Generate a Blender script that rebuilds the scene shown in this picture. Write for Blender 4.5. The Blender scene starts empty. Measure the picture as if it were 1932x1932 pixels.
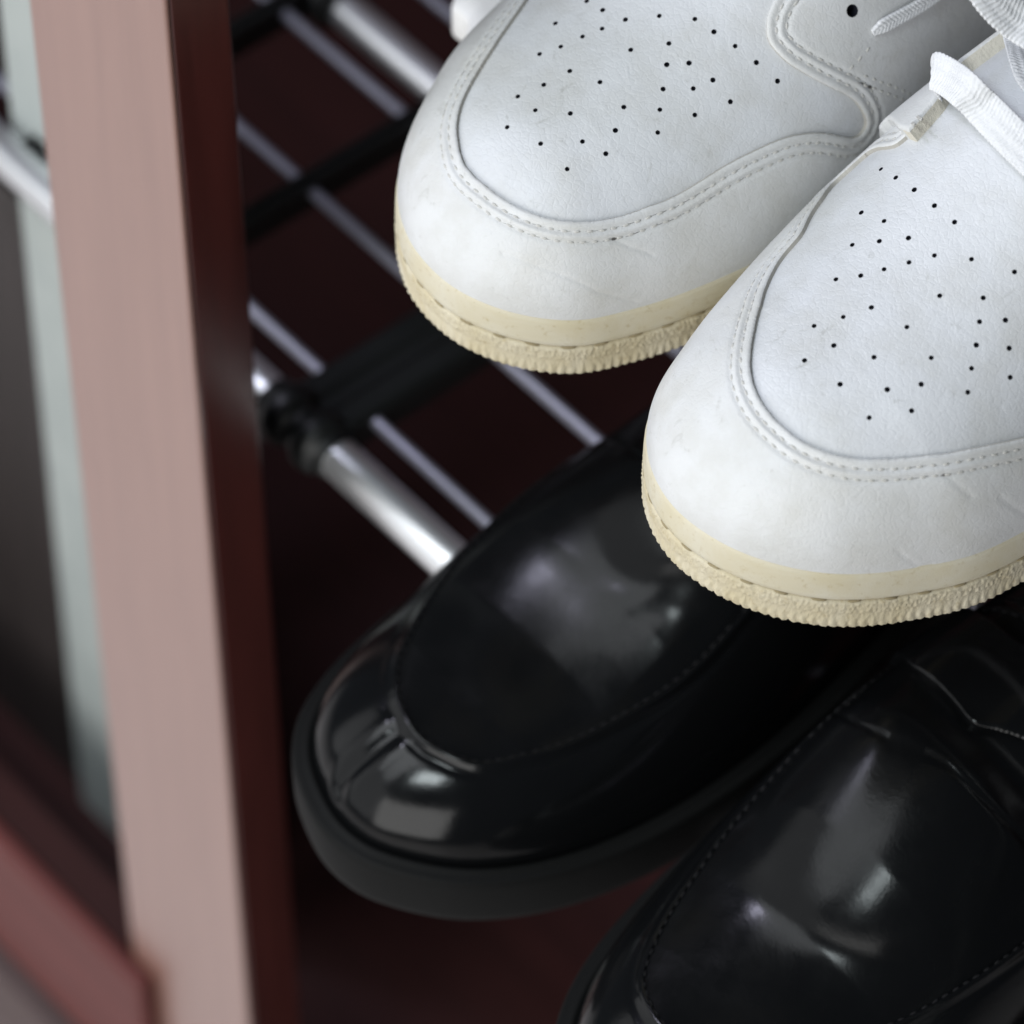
import bpy, math, random
import numpy as np
from mathutils import Vector, Matrix, kdtree

# ------------------------------------------------------------------ camera, world, lights
scn = bpy.context.scene
COL = scn.collection
rng = np.random.default_rng(7)
random.seed(7)

PITCH, AZ = math.radians(50), math.radians(49.6)
F_PX, HALF = 9920.0, 966.0                       # focal length in units of a 1932 px wide frame
RIGHT = np.array([math.cos(AZ), math.sin(AZ), 0.0])
FWD = np.array([-math.sin(AZ), math.cos(AZ), 0.0])
DIR = math.cos(PITCH) * FWD - math.sin(PITCH) * np.array([0, 0, 1.0])
UPV = math.sin(PITCH) * FWD + math.cos(PITCH) * np.array([0, 0, 1.0])
def ray(px, py):
    return DIR + (px - HALF) / F_PX * RIGHT - (py - HALF) / F_PX * UPV
CAM = -1.65 * ray(720, 960)
def project(P):
    q = P - CAM
    d = q @ DIR
    return HALF + F_PX * (q @ RIGHT) / d, HALF - F_PX * (q @ UPV) / d

cam_d = bpy.data.cameras.new('camera')
cam = bpy.data.objects.new('camera', cam_d); COL.objects.link(cam)
cam_d.sensor_width = 36.0
cam_d.lens = 36.0 * F_PX / (2 * HALF)
cam_d.clip_start, cam_d.clip_end = 0.05, 50
M3 = Matrix((RIGHT, UPV, -DIR)).transposed()
cam.matrix_world = Matrix.Translation(Vector(CAM)) @ M3.to_4x4()
cam_d.dof.use_dof = True
cam_d.dof.focus_distance = 1.412
cam_d.dof.aperture_fstop = 8.6
scn.camera = cam

world = bpy.data.worlds.new('World'); scn.world = world; world.use_nodes = True
wb = world.node_tree.nodes['Background']
wb.inputs[0].default_value = (0.75, 0.84, 1.0, 1); wb.inputs[1].default_value = 0.07

def area(name, loc, target, sx, sy, power, color):
    l = bpy.data.lights.new(name, 'AREA'); l.shape = 'RECTANGLE'
    l.size, l.size_y, l.energy, l.color = sx, sy, power, color
    o = bpy.data.objects.new(name, l); COL.objects.link(o)
    o.location = loc
    o.rotation_euler = (Vector(target) - Vector(loc)).to_track_quat('-Z', 'Y').to_euler()
    return o
# a wide window to the left, the bright room in front, its ceiling and two small lamps
area('window_light', (-1.35, -2.0, 0.95), (0.05, 0.0, 0.05), 3.0, 2.0, 19, (0.98, 0.99, 1.0))
area('room_light', (0.85, -2.35, 0.80), (0.1, 0.0, 0.05), 2.0, 1.7, 42, (1.0, 0.99, 0.97))
area('ceiling_light', (-0.85, -1.15, 2.3), (0.05, 0.0, 0.1), 1.5, 1.3, 25, (0.93, 0.97, 1.0))
area('small_window_light', (0.32, -1.15, 1.85), (0.1, 0.0, 0.1), 0.34, 0.26, 9.0, (0.88, 0.98, 1.0))
area('side_lamp', (-1.15, -0.5, 1.75), (0.05, 0.0, 0.0), 0.24, 0.20, 7.5, (0.80, 0.79, 1.0))

scn.view_settings.view_transform = 'Standard'
scn.view_settings.look = 'None'
scn.view_settings.gamma = 1.0
scn.view_settings.exposure = 0.20
scn.render.engine = 'CYCLES'
scn.cycles.use_denoising = True
scn.cycles.max_bounces = 8

# ------------------------------------------------------------------ materials
def mat(name, color, rough=0.5, metal=0.0, spec=0.5, coat=0.0, coat_rough=0.1):
    m = bpy.data.materials.new(name); m.use_nodes = True
    b = m.node_tree.nodes['Principled BSDF']
    b.inputs['Base Color'].default_value = (*color, 1)
    b.inputs['Roughness'].default_value = rough
    b.inputs['Metallic'].default_value = metal
    b.inputs['Specular IOR Level'].default_value = spec
    b.inputs['Coat Weight'].default_value = coat
    b.inputs['Coat Roughness'].default_value = coat_rough
    return m, m.node_tree, b
def noise(nt, scale, detail=3, rough=0.5, vec=None, dist=0.0):
    n = nt.nodes.new('ShaderNodeTexNoise')
    n.inputs['Scale'].default_value = scale; n.inputs['Detail'].default_value = detail
    n.inputs['Roughness'].default_value = rough; n.inputs['Distortion'].default_value = dist
    if vec is not None: nt.links.new(vec, n.inputs['Vector'])
    return n
def coords(nt, scale=(1, 1, 1)):
    t = nt.nodes.new('ShaderNodeTexCoord'); mp = nt.nodes.new('ShaderNodeMapping')
    mp.inputs['Scale'].default_value = scale
    nt.links.new(t.outputs['Object'], mp.inputs['Vector'])
    return mp.outputs['Vector']
def ramp(nt, fac, stops):
    r = nt.nodes.new('ShaderNodeValToRGB'); nt.links.new(fac, r.inputs[0])
    e = r.color_ramp.elements
    while len(e) < len(stops): e.new(0.5)
    for k, (p, c) in enumerate(stops):
        e[k].position = p; e[k].color = (*c, 1) if len(c) == 3 else c
    return r
def bump(nt, b, height, dist, strength=1.0, prev=None):
    n = nt.nodes.new('ShaderNodeBump'); n.inputs['Distance'].default_value = dist
    n.inputs['Strength'].default_value = strength
    nt.links.new(height, n.inputs['Height'])
    if prev is not None: nt.links.new(prev, n.inputs['Normal'])
    nt.links.new(n.outputs[0], b.inputs['Normal'])
    return n.outputs[0]

def white_leather(name, tint=(0.74, 0.755, 0.775)):
    m, nt, b = mat(name, tint, 0.42, spec=0.45)
    v = coords(nt)
    n1 = noise(nt, 55, 4, 0.6, v)
    t = np.array(tint)
    r = ramp(nt, n1.outputs[0], [(0.30, tuple(t * np.array([0.90, 0.89, 0.86]))), (0.55, tuple(t)), (0.8, tuple(np.minimum(t * 1.04, 1)))])
    nt.links.new(r.outputs[0], b.inputs['Base Color'])
    n4 = noise(nt, 70, 6, 0.75, v, 2.5)
    r4 = ramp(nt, n4.outputs[0], [(0.30, (0.80, 0.795, 0.77)), (0.40, (1, 1, 1))])
    mx = nt.nodes.new('ShaderNodeMix'); mx.data_type = 'RGBA'; mx.blend_type = 'MULTIPLY'; mx.inputs[0].default_value = 0.9
    nt.links.new(r.outputs[0], mx.inputs[6]); nt.links.new(r4.outputs[0], mx.inputs[7])
    nt.links.new(mx.outputs[2], b.inputs['Base Color'])
    n2 = noise(nt, 1100, 3, 0.6, v); n3 = noise(nt, 160, 4, 0.6, v, 1.0)
    p = bump(nt, b, n2.outputs[0], 0.00012, 0.55)
    p = bump(nt, b, n3.outputs[0], 0.0004, 0.42, p)
    vo = nt.nodes.new('ShaderNodeTexVoronoi'); vo.feature = 'DISTANCE_TO_EDGE'; vo.inputs['Scale'].default_value = 520
    nt.links.new(v, vo.inputs['Vector'])
    rv = ramp(nt, vo.outputs['Distance'], [(0.0, (0, 0, 0)), (0.12, (1, 1, 1))])
    bump(nt, b, rv.outputs[0], 0.00006, 0.5, p)
    rr = ramp(nt, n3.outputs[0], [(0.3, (0.36,) * 3), (0.7, (0.52,) * 3)])
    nt.links.new(rr.outputs[0], b.inputs['Roughness'])
    return m
M_VAMP = white_leather('white_vamp_leather', (0.575, 0.592, 0.615))
M_WHITE = white_leather('white_leather', (0.58, 0.588, 0.59))
M_RAW = mat('raw_leather_edge', (0.40, 0.385, 0.35), 0.9)[0]
m, nt, b = mat('eyestay_edge', (0.60, 0.57, 0.49), 0.9); M_EDGE = m
n = noise(nt, 600, 4, 0.7, coords(nt)); bump(nt, b, n.outputs[0], 0.0006, 0.8)
M_THREAD = mat('white_thread', (0.47, 0.465, 0.44), 0.8)[0]
M_NEEDLE = mat('needle_hole', (0.085, 0.08, 0.075), 0.9)[0]
M_HOLE = mat('perforation_lining', (0.012, 0.013, 0.02), 0.9, spec=0.1)[0]
m, nt, b = mat('lace_cotton', (0.64, 0.65, 0.665), 0.85); M_LACE = m
v = coords(nt); n = noise(nt, 1300, 2, 0.6, v); n2 = noise(nt, 500, 3, 0.6, v)
p = bump(nt, b, n.outputs[0], 0.0003, 0.8); bump(nt, b, n2.outputs[0], 0.0006, 0.5, p)

def rubber(name, c0, c1, grain):
    m, nt, b = mat(name, c0, 0.62, spec=0.35)
    v = coords(nt)
    n1 = noise(nt, 38, 4, 0.65, v, 0.6)
    r = ramp(nt, n1.outputs[0], [(0.36, c1), (0.62, c0)])
    n3 = noise(nt, 420, 3, 0.7, v)
    r3 = ramp(nt, n3.outputs[0], [(0.28, (0.80, 0.74, 0.62)), (0.42, (1, 1, 1))])
    mx = nt.nodes.new('ShaderNodeMix'); mx.data_type = 'RGBA'; mx.blend_type = 'MULTIPLY'
    mx.inputs[0].default_value = 0.8
    nt.links.new(r.outputs[0], mx.inputs[6]); nt.links.new(r3.outputs[0], mx.inputs[7])
    nt.links.new(mx.outputs[2], b.inputs['Base Color'])
    n2 = noise(nt, 1500, 3, 0.7, v)
    bump(nt, b, n2.outputs[0], 0.00015, grain)
    return m
M_MID = rubber('aged_midsole_rubber', (0.56, 0.53, 0.435), (0.52, 0.47, 0.335), 0.4)
M_OUT = rubber('aged_outsole_rubber', (0.55, 0.505, 0.39), (0.49, 0.43, 0.29), 1.0)
M_SEAM = mat('sole_stitch_thread', (0.26, 0.215, 0.125), 0.9)[0]

def black_leather(name, rough, spec=0.17, coat=0.09):
    m, nt, b = mat(name, (0.0035, 0.0038, 0.0042), rough, spec=spec, coat=coat, coat_rough=0.09)
    v = coords(nt)
    n1 = noise(nt, 90, 4, 0.6, v); n2 = noise(nt, 900, 3, 0.6, v)
    p = bump(nt, b, n1.outputs[0], 0.0008, 0.09); bump(nt, b, n2.outputs[0], 0.0001, 0.35, p)
    r = ramp(nt, n1.outputs[0], [(0.3, (rough * 0.8,) * 3), (0.7, (rough * 1.35,) * 3)])
    nt.links.new(r.outputs[0], b.inputs['Roughness'])
    return m
M_BLK = black_leather('polished_black_leather', 0.14)
M_BLK2 = black_leather('black_apron_leather', 0.19, 0.13, 0.02)
m, nt, b = mat('black_rubber_sole', (0.0030, 0.0033, 0.0033), 0.7, spec=0.16); M_BSOLE = m
n = noise(nt, 300, 4, 0.7, coords(nt)); bump(nt, b, n.outputs[0], 0.0002, 0.6)
M_BTHREAD = mat('black_thread', (0.008, 0.008, 0.009), 0.85, spec=0.2)[0]

m, nt, b = mat('chrome_tube', (0.93, 0.95, 0.97), 0.30, metal=0.9); M_CHROME = m
n = noise(nt, 60, 3, 0.6, coords(nt, (0.2, 1, 1))); r = ramp(nt, n.outputs[0], [(0.3, (0.27,) * 3), (0.7, (0.36,) * 3)])
nt.links.new(r.outputs[0], b.inputs['Roughness'])
M_WIRE = mat('grey_wire', (0.30, 0.30, 0.36), 0.38, metal=0.6)[0]
m, nt, b = mat('black_plastic', (0.0055, 0.0065, 0.0065), 0.42, spec=0.4); M_PLASTIC = m
m, nt, b = mat('pale_painted_steel', (0.47, 0.53, 0.50), 0.55); M_PALE = m
n = noise(nt, 30, 4, 0.6, coords(nt)); r = ramp(nt, n.outputs[0], [(0.3, (0.30, 0.33, 0.32)), (0.7, (0.355, 0.385, 0.37))])
nt.links.new(r.outputs[0], b.inputs['Base Color'])

def wood(name, dark, light, rough, spec, coat, axis='Z', cior=1.5):
    m, nt, b = mat(name, light, rough, spec=spec, coat=coat, coat_rough=0.28)
    b.inputs['Coat IOR'].default_value = cior
    sc = {'Z': (1, 1, 0.06), 'X': (0.06, 1, 1)}[axis]
    v = coords(nt, sc)
    n1 = noise(nt, 130, 5, 0.65, v, 0.5)
    r = ramp(nt, n1.outputs[0], [(0.25, dark), (0.75, light)])
    nt.links.new(r.outputs[0], b.inputs['Base Color'])
    v2 = coords(nt)
    n2 = noise(nt, 700, 4, 0.7, v2)
    p = bump(nt, b, n1.outputs[0], 0.0002, 0.25); bump(nt, b, n2.outputs[0], 0.00015, 0.4, p)
    return m
M_POST_GLARE = wood('post_wood_with_glare', (0.190, 0.090, 0.068), (0.240, 0.122, 0.094), 0.42, 0.8, 0.9, 'Z', 1.65)  # red-brown post wood, paled because the varnish glare is put into its colour
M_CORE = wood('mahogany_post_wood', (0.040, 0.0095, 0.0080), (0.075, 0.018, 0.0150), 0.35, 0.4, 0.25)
M_RAIL = wood('varnished_rail_wood', (0.075, 0.016, 0.014), (0.125, 0.030, 0.026), 0.5, 0.25, 0.05, 'X')
M_DARKWOOD = wood('dark_cabinet_board', (0.019, 0.0050, 0.0047), (0.036, 0.0095, 0.0088), 0.6, 0.2, 0.0, 'X')
M_PANEL = wood('grey_brown_panel', (0.020, 0.0165, 0.0155), (0.036, 0.029, 0.028), 0.5, 0.3, 0.0)
M_DARKWOOD2 = wood('dull_plinth_wood', (0.065, 0.044, 0.042), (0.10, 0.070, 0.068), 0.6, 0.3, 0.0, 'X')
m, nt, b = mat('pale_floor_tile', (0.32, 0.30, 0.29), 0.4); M_FLOOR = m
n = noise(nt, 6, 5, 0.6, coords(nt)); r = ramp(nt, n.outputs[0], [(0.3, (0.66, 0.62, 0.60)), (0.7, (0.74, 0.71, 0.69))])
nt.links.new(r.outputs[0], b.inputs['Base Color'])
m, nt, b = mat('white_plastic', (0.86, 0.86, 0.85), 0.5); M_PAPER = m

# ------------------------------------------------------------------ object helpers
def tag(o, label=None, cat=None, group=None, kind=None):
    if label: o['label'] = label
    if cat: o['category'] = cat
    if group: o['group'] = group
    if kind: o['kind'] = kind
    return o
def empty(name, loc):
    o = bpy.data.objects.new(name, None); COL.objects.link(o); o.location = loc
    o.empty_display_size = 0.02
    return o
def mesh_obj(name, verts, faces, material, parent=None, smooth=True):
    me = bpy.data.meshes.new(name)
    verts = np.asarray(verts, dtype=np.float32)
    if isinstance(faces, np.ndarray):
        k = faces.shape[1]; nf = len(faces)
        me.vertices.add(len(verts)); me.vertices.foreach_set('co', verts.ravel())
        me.loops.add(nf * k); me.loops.foreach_set('vertex_index', faces.astype(np.int32).ravel())
        me.polygons.add(nf)
        me.polygons.foreach_set('loop_start', np.arange(0, nf * k, k, dtype=np.int32))
        me.update(calc_edges=True); me.validate()
    else:
        me.from_pydata([tuple(map(float, p)) for p in verts], [], faces); me.update()
    if smooth:
        me.polygons.foreach_set('use_smooth', np.ones(len(me.polygons), dtype=bool))
    me.materials.append(material)
    o = bpy.data.objects.new(name, me); COL.objects.link(o)
    if parent is not None: o.parent = parent
    return o
def box(name, lo, hi, material, parent=None, bevel=0.0, seg=3):
    lo, hi = np.array(lo, float), np.array(hi, float)
    c = (lo + hi) / 2; h = (hi - lo) / 2
    vs = [(sx * h[0], sy * h[1], sz * h[2]) for sx in (-1, 1) for sy in (-1, 1) for sz in (-1, 1)]
    fs = [(0, 1, 3, 2), (4, 6, 7, 5), (0, 4, 5, 1), (2, 3, 7, 6), (0, 2, 6, 4), (1, 5, 7, 3)]
    o = mesh_obj(name, np.array(vs), fs, material, parent, smooth=False)
    base = np.array(parent.location) if parent is not None else np.zeros(3)
    o.location = c - base
    if bevel:
        md = o.modifiers.new('bevel', 'BEVEL'); md.width = bevel; md.segments = seg
        o.data.polygons.foreach_set('use_smooth', np.ones(6, dtype=bool))
        wn = o.modifiers.new('wn', 'WEIGHTED_NORMAL')
    return o
def sweep(name, pts, radius, material, parent=None, n=20, caps=True):
    """round bar along a polyline; radius may be a list"""
    P = np.array(pts, float); base = np.array(parent.location) if parent is not None else np.zeros(3)
    R = np.full(len(P), radius) if np.isscalar(radius) else np.array(radius, float)
    T = np.gradient(P, axis=0); T /= np.linalg.norm(T, axis=1)[:, None]
    ref = np.array([0, 0, 1.0]) if abs(T[0][2]) < 0.9 else np.array([1.0, 0, 0])
    V = []
    for p, t, r in zip(P, T, R):
        a = np.cross(t, ref); a /= np.linalg.norm(a); bb = np.cross(a, t)
        for k in range(n):
            an = 2 * math.pi * k / n
            V.append(p + r * (math.cos(an) * a + math.sin(an) * bb) - base)
    m_ = len(P); Fs = []
    for i in range(m_ - 1):
        for k in range(n):
            k2 = (k + 1) % n
            Fs.append((i * n + k, i * n + k2, (i + 1) * n + k2, (i + 1) * n + k))
    if caps:
        Fs.append(tuple(range(n))[::-1]); Fs.append(tuple((m_ - 1) * n + k for k in range(n)))
    return mesh_obj(name, np.array(V), Fs, material, parent)

# ------------------------------------------------------------------ setting: floor
FLOOR_Z = -0.44
fl = mesh_obj('floor', np.array([(-4, -4, FLOOR_Z - 0.004), (4, -4, FLOOR_Z - 0.004), (4, 4, FLOOR_Z - 0.004), (-4, 4, FLOOR_Z - 0.004)]), [(0, 1, 2, 3)], M_FLOOR, smooth=False)
tag(fl, kind='structure')

# ------------------------------------------------------------------ wooden stand
cab = empty('shoe_cabinet', (-0.06, -0.04, FLOOR_Z))
tag(cab, 'red-brown varnished wooden cabinet frame with a broad upright at the left edge', 'cabinet')
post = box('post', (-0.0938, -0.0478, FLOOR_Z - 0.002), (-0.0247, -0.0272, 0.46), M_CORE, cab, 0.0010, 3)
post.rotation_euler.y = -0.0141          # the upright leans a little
facing = box('glare_facing', (-0.0938, -0.0500, FLOOR_Z - 0.002), (-0.0247, -0.0477, 0.46), M_POST_GLARE, cab, 0.0011, 3)  # thin added front layer; its pale colour paints the glare on the post
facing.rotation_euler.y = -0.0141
box('rail', (-0.95, -0.0575, -0.3665), (-0.0755, -0.0502, -0.2915), M_RAIL, cab, 0.0028, 4)
box('plinth', (-0.95, -0.0640, FLOOR_Z), (-0.0755, -0.0502, -0.3715), M_DARKWOOD2, cab, 0.0015)
box('lower_board', (-0.95, -0.0498, -0.385), (-0.0947, -0.034, -0.2935), M_DARKWOOD, cab, 0.001)
box('inner_panel', (-0.70, 0.0166, -0.3765), (-0.2105, 0.0186, -0.045), M_PANEL, cab, 0.0005)
box('base_board', (-0.95, -0.033, FLOOR_Z), (0.75, 0.42, -0.377), M_DARKWOOD, cab, 0.001)
box('back_panel', (-0.95, 0.425, FLOOR_Z), (0.75, 0.44, 0.46), M_DARKWOOD, cab, 0.001)
box('side_panel', (-0.965, -0.033, FLOOR_Z), (-0.952, 0.42, 0.46), M_DARKWOOD, cab, 0.001)

# ------------------------------------------------------------------ metal shoe rack
rack = empty('shoe_rack', (0.1, 0.08, -0.377))
tag(rack, 'chrome tube and thin wire shoe rack with black plastic joints under the shoes', 'shoe rack')
TR = 0.0070
X0, X1 = -0.62, 0.62
def xbar(name, y, z, r, m_, x0=X0, x1=X1, n=24):
    return sweep(name, [(x0, y, z), ((x0 + x1) / 2, y, z), (x1, y, z)], r, m_, rack, n)
xbar('tube', 0.003, 0.0, TR, M_CHROME)
xbar('tube', 0.1325, -0.001, 0.0066, M_CHROME)
xbar('tube', 0.262, 0.0, TR, M_CHROME)
for yy in (0.0210, 0.0690, 0.1142, 0.1568, 0.200, 0.240):
    xbar('wire', yy, 0.0015, 0.0022, M_WIRE, n=14)
def crossbar(x, w):
    # a flat black plastic bar with a groove, running front to back over the wires
    ys = np.linspace(0.004, 0.262, 9)
    prof = [(-w, -0.006), (-w, 0.0042), (-w * 0.85, 0.0062), (-w * 0.35, 0.0062), (-w * 0.15, 0.0046), (w * 0.15, 0.0046), (w * 0.35, 0.0062), (w * 0.85, 0.0062), (w, 0.0042), (w, -0.006)]
    base = np.array(rack.location)
    V = [np.array((x + a, y, z)) - base for y in ys for a, z in prof]
    k = len(prof); Fs = []
    for i in range(len(ys) - 1):
        for j in range(k):
            j2 = (j + 1) % k
            Fs.append((i * k + j, i * k + j2, (i + 1) * k + j2, (i + 1) * k + j))
    Fs += [tuple(range(k))[::-1], tuple((len(ys) - 1) * k + j for j in range(k))]
    c = mesh_obj('crossbar', np.array(V), Fs, M_PLASTIC, rack, smooth=False)
    md = c.modifiers.new('bevel', 'BEVEL'); md.width = 0.0006; md.segments = 2
    return c
def joint(x, y, z, r, L):
    # sleeve with two raised collars round a tube
    xs, rs = [], []
    for k in range(33):
        a = -1 + k / 16.0
        bead = max(math.exp(-((a - 0.45) / 0.30) ** 4), math.exp(-((a + 0.45) / 0.30) ** 4))
        xs.append(a * L); rs.append(r + 0.0010 + 0.0030 * bead)
    return sweep('joint', [(x + a, y, z) for a in xs], rs, M_PLASTIC, rack, 24)
for xx, w in ((-0.0415, 0.0135), (-0.1222, 0.0034), (-0.1935, 0.0034), (0.31, 0.0135), (-0.40, 0.0135)):
    cb = crossbar(xx, w)
    if w > 0.005:
        joint(xx, 0.003, 0.0, TR, 0.0165).parent = cb
        joint(xx, 0.262, 0.0, TR, 0.0165).parent = cb
joint(-0.1915, 0.1325, -0.001, 0.0066, 0.011)
# flat pale uprights standing behind the front tube, the back ones alike
for x0, y0 in ((-0.210, 0.0125), (0.50, 0.0125)):
    box('upright', (x0, y0, -0.3768), (x0 + 0.085, y0 + 0.004, 0.40), M_PALE, rack, 0.001)
# upper tier carried by the right-hand uprights
UP = 0.162
for yy, r_ in ((0.055, 0.0075), (0.15, 0.0075), (0.235, 0.0075)):
    xbar('tube', yy, UP - 0.0, r_, M_CHROME, 0.022, X1)
box('crossbar', (0.505, -0.0, UP - 0.006), (0.525, 0.29, UP + 0.003), M_PLASTIC, rack, 0.001)

# ------------------------------------------------------------------ shoe surfaces
def spline(pts, n, closed=False):
    P = np.array(pts, float)
    if closed: P = np.vstack([P, P[:1]])
    d = np.r_[0, np.cumsum(np.linalg.norm(np.diff(P, axis=0), axis=1) ** 0.5)]
    if closed:
        Pp = np.vstack([P[-2], P, P[1]]); dp = np.r_[-(d[-1] - d[-2]), d, d[-1] + d[1]]
    else:
        Pp = np.vstack([2 * P[0] - P[1], P, 2 * P[-1] - P[-2]]); dp = np.r_[-d[1], d, 2 * d[-1] - d[-2]]
    tt = np.linspace(0, d[-1], max(8 * len(P), 4 * n) + 1)
    i = np.clip(np.searchsorted(dp, tt, side='right') - 1, 1, len(dp) - 3)
    t0, t1, t2, t3 = dp[i - 1], dp[i], dp[i + 1], dp[i + 2]
    p0, p1, p2, p3 = Pp[i - 1], Pp[i], Pp[i + 1], Pp[i + 2]
    m1 = ((p1 - p0) / (t1 - t0)[:, None] - (p2 - p0) / (t2 - t0)[:, None] + (p2 - p1) / (t2 - t1)[:, None]) * (t2 - t1)[:, None]
    m2 = ((p2 - p1) / (t2 - t1)[:, None] - (p3 - p1) / (t3 - t1)[:, None] + (p3 - p2) / (t3 - t2)[:, None]) * (t2 - t1)[:, None]
    s = ((tt - t1) / (t2 - t1))[:, None]
    C = (2 * s**3 - 3 * s**2 + 1) * p1 + (s**3 - 2 * s**2 + s) * m1 + (-2 * s**3 + 3 * s**2) * p2 + (s**3 - s**2) * m2
    L = np.r_[0, np.cumsum(np.linalg.norm(np.diff(C, axis=0), axis=1))]
    ll = np.linspace(0, L[-1], n + 1)
    out = np.stack([np.interp(ll, L, C[:, k]) for k in range(C.shape[1])], 1)
    return (out[:-1] if closed else out), L[-1]

def resample(P, step):
    L = np.r_[0, np.cumsum(np.linalg.norm(np.diff(P, axis=0), axis=1))]
    n = max(2, int(L[-1] / step) + 1)
    ll = np.linspace(0, L[-1], n)
    return np.stack([np.interp(ll, L, P[:, k]) for k in range(P.shape[1])], 1)

def smooth_line(P, it=3):
    P = P.copy()
    for _ in range(it): P[1:-1] = 0.25 * P[:-2] + 0.5 * P[1:-1] + 0.25 * P[2:]
    return P

class Shoe:
    """upper surface S(u, q): u runs round the outline, q from the spine (0) to the feather line (1)"""
    def __init__(s, outline, tc, th, crown, zf, spring, expo, origin, yaw, mirror, nu, nq, extra=None, skew=None):
        O, per = spline(outline, nu, closed=True)
        s.O, s.per, s.nu, s.nq = O, per, nu, nq
        s.spring, s.zf0 = spring, zf
        s.origin, s.mirror = np.array(origin, float), mirror
        c, sn = math.cos(yaw), math.sin(yaw)
        s.rot = np.array([[c, -sn, 0], [sn, c, 0], [0, 0, 1.0]])
        left, right = O[O[:, 0] < 0], O[O[:, 0] >= 0]
        def side(A):
            A = A[np.argsort(A[:, 1])]; return lambda t: np.interp(t, A[:, 1], A[:, 0])
        fl_, fr = side(left), side(right)
        tt = np.clip(O[:, 1], tc, th)
        xc = 0.5 * (fl_(tt) + fr(tt))
        if skew is not None: xc = xc + skew(tt)
        s.spine = np.stack([xc, tt], 1)
        q = np.linspace(0, 1, nq + 1)
        s.q = q
        rho = np.sin(q * math.pi / 2)
        D = s.spine[:, None, :] + q[None, :, None] * (O - s.spine)[:, None, :]     # flat domain
        P = s.spine[:, None, :] + rho[None, :, None] * (O - s.spine)[:, None, :]
        n_, m_ = expo
        g = np.clip(1 - rho ** n_, 0, 1) ** (1.0 / m_)
        zf_ = zf + spring(O[:, 1])
        H = np.interp(P[..., 1], crown[0], crown[1])
        # smooth the crown table
        hh = np.linspace(-0.05, 0.35, 401); Hs = np.interp(hh, crown[0], crown[1])
        k = np.hanning(25); k /= k.sum(); Hs = np.convolve(np.pad(Hs, 12, 'edge'), k, 'valid')
        H = np.interp(P[..., 1], hh, Hs)
        z = zf_[:, None] + (H - zf_[:, None]) * g[None, :]
        if extra is not None: z = z + extra(P[..., 0], P[..., 1], rho[None, :])
        s.D = D
        s.L = np.concatenate([P, z[..., None]], 2)
        s.V = s.world(s.L)
        du = np.roll(s.V, -1, 0) - np.roll(s.V, 1, 0)
        dq = np.gradient(s.V, axis=1)
        N = np.cross(dq, du) * mirror
        ln = np.linalg.norm(N, axis=2)
        N = N / np.maximum(ln, 1e-12)[..., None]
        N[:, 0] = N[:, 2]; N[:, 1] = N[:, 2]
        if N[:, nq // 2, 2].mean() < 0: N = -N
        s.N = N
        idx = np.arange(nu * (nq + 1)).reshape(nu, nq + 1)
        a, b_, c_, d_ = idx[:, :-1], idx[:, 1:], np.roll(idx, -1, 0)[:, 1:], np.roll(idx, -1, 0)[:, :-1]
        t1 = np.stack([a, b_, c_], -1).reshape(-1, 3); t2 = np.stack([a, c_, d_], -1).reshape(-1, 3)
        T = np.vstack([t1, t2])
        remap = np.arange(nu * (nq + 1))
        for msk in (O[:, 1] <= tc, O[:, 1] >= th):
            ids = idx[msk, 0]; remap[ids] = ids[0]
        T = remap[T]
        T = T[(T[:, 0] != T[:, 1]) & (T[:, 1] != T[:, 2]) & (T[:, 0] != T[:, 2])]
        fn = np.cross(s.V.reshape(-1, 3)[T[:, 1]] - s.V.reshape(-1, 3)[T[:, 0]], s.V.reshape(-1, 3)[T[:, 2]] - s.V.reshape(-1, 3)[T[:, 0]])
        if (fn * s.N.reshape(-1, 3)[T[:, 0]]).sum(1).mean() < 0: T = T[:, [0, 2, 1]]
        s.T = T
        px, py = project(s.V.reshape(-1, 3))
        s.px, s.py = px.reshape(nu, nq + 1), py.reshape(nu, nq + 1)
        view = s.V - CAM
        s.front = (N * view).sum(2) < -0.02 * np.linalg.norm(view, axis=2)
        s.kd = kdtree.KDTree(nu * (nq + 1))
        for i, p in enumerate(s.V.reshape(-1, 3)): s.kd.insert(p, i)
        s.kd.balance()
    def world(s, L):
        L = np.array(L, float).copy(); L[..., 0] *= s.mirror
        return L @ s.rot.T + s.origin
    def cast(s, px, py, front=True):
        """photo direction -> (iu, iq) float grid position on the surface"""
        d2 = (s.px - px) ** 2 + (s.py - py) ** 2
        if front: d2 = np.where(s.front, d2, 1e12)
        d2[:, :2] = 1e12
        i, j = np.unravel_index(np.argmin(d2), d2.shape)
        fi, fj = float(i), float(j)
        for _ in range(3):
            j0 = min(max(int(round(fj)), 1), s.nq - 1); i0 = int(round(fi)) % s.nu
            ip, im = (i0 + 1) % s.nu, (i0 - 1) % s.nu
            J = np.array([[(s.px[ip, j0] - s.px[im, j0]) / 2, (s.px[i0, j0 + 1] - s.px[i0, j0 - 1]) / 2],
                          [(s.py[ip, j0] - s.py[im, j0]) / 2, (s.py[i0, j0 + 1] - s.py[i0, j0 - 1]) / 2]])
            if abs(np.linalg.det(J)) < 1e-6: break
            st = np.linalg.solve(J, np.array([px - s.px[i0, j0], py - s.py[i0, j0]]))
            if np.abs(st).max() > 3: break
            fi, fj = (i0 + st[0]) % s.nu, np.clip(j0 + st[1], 0, s.nq)
        return fi, fj
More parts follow.
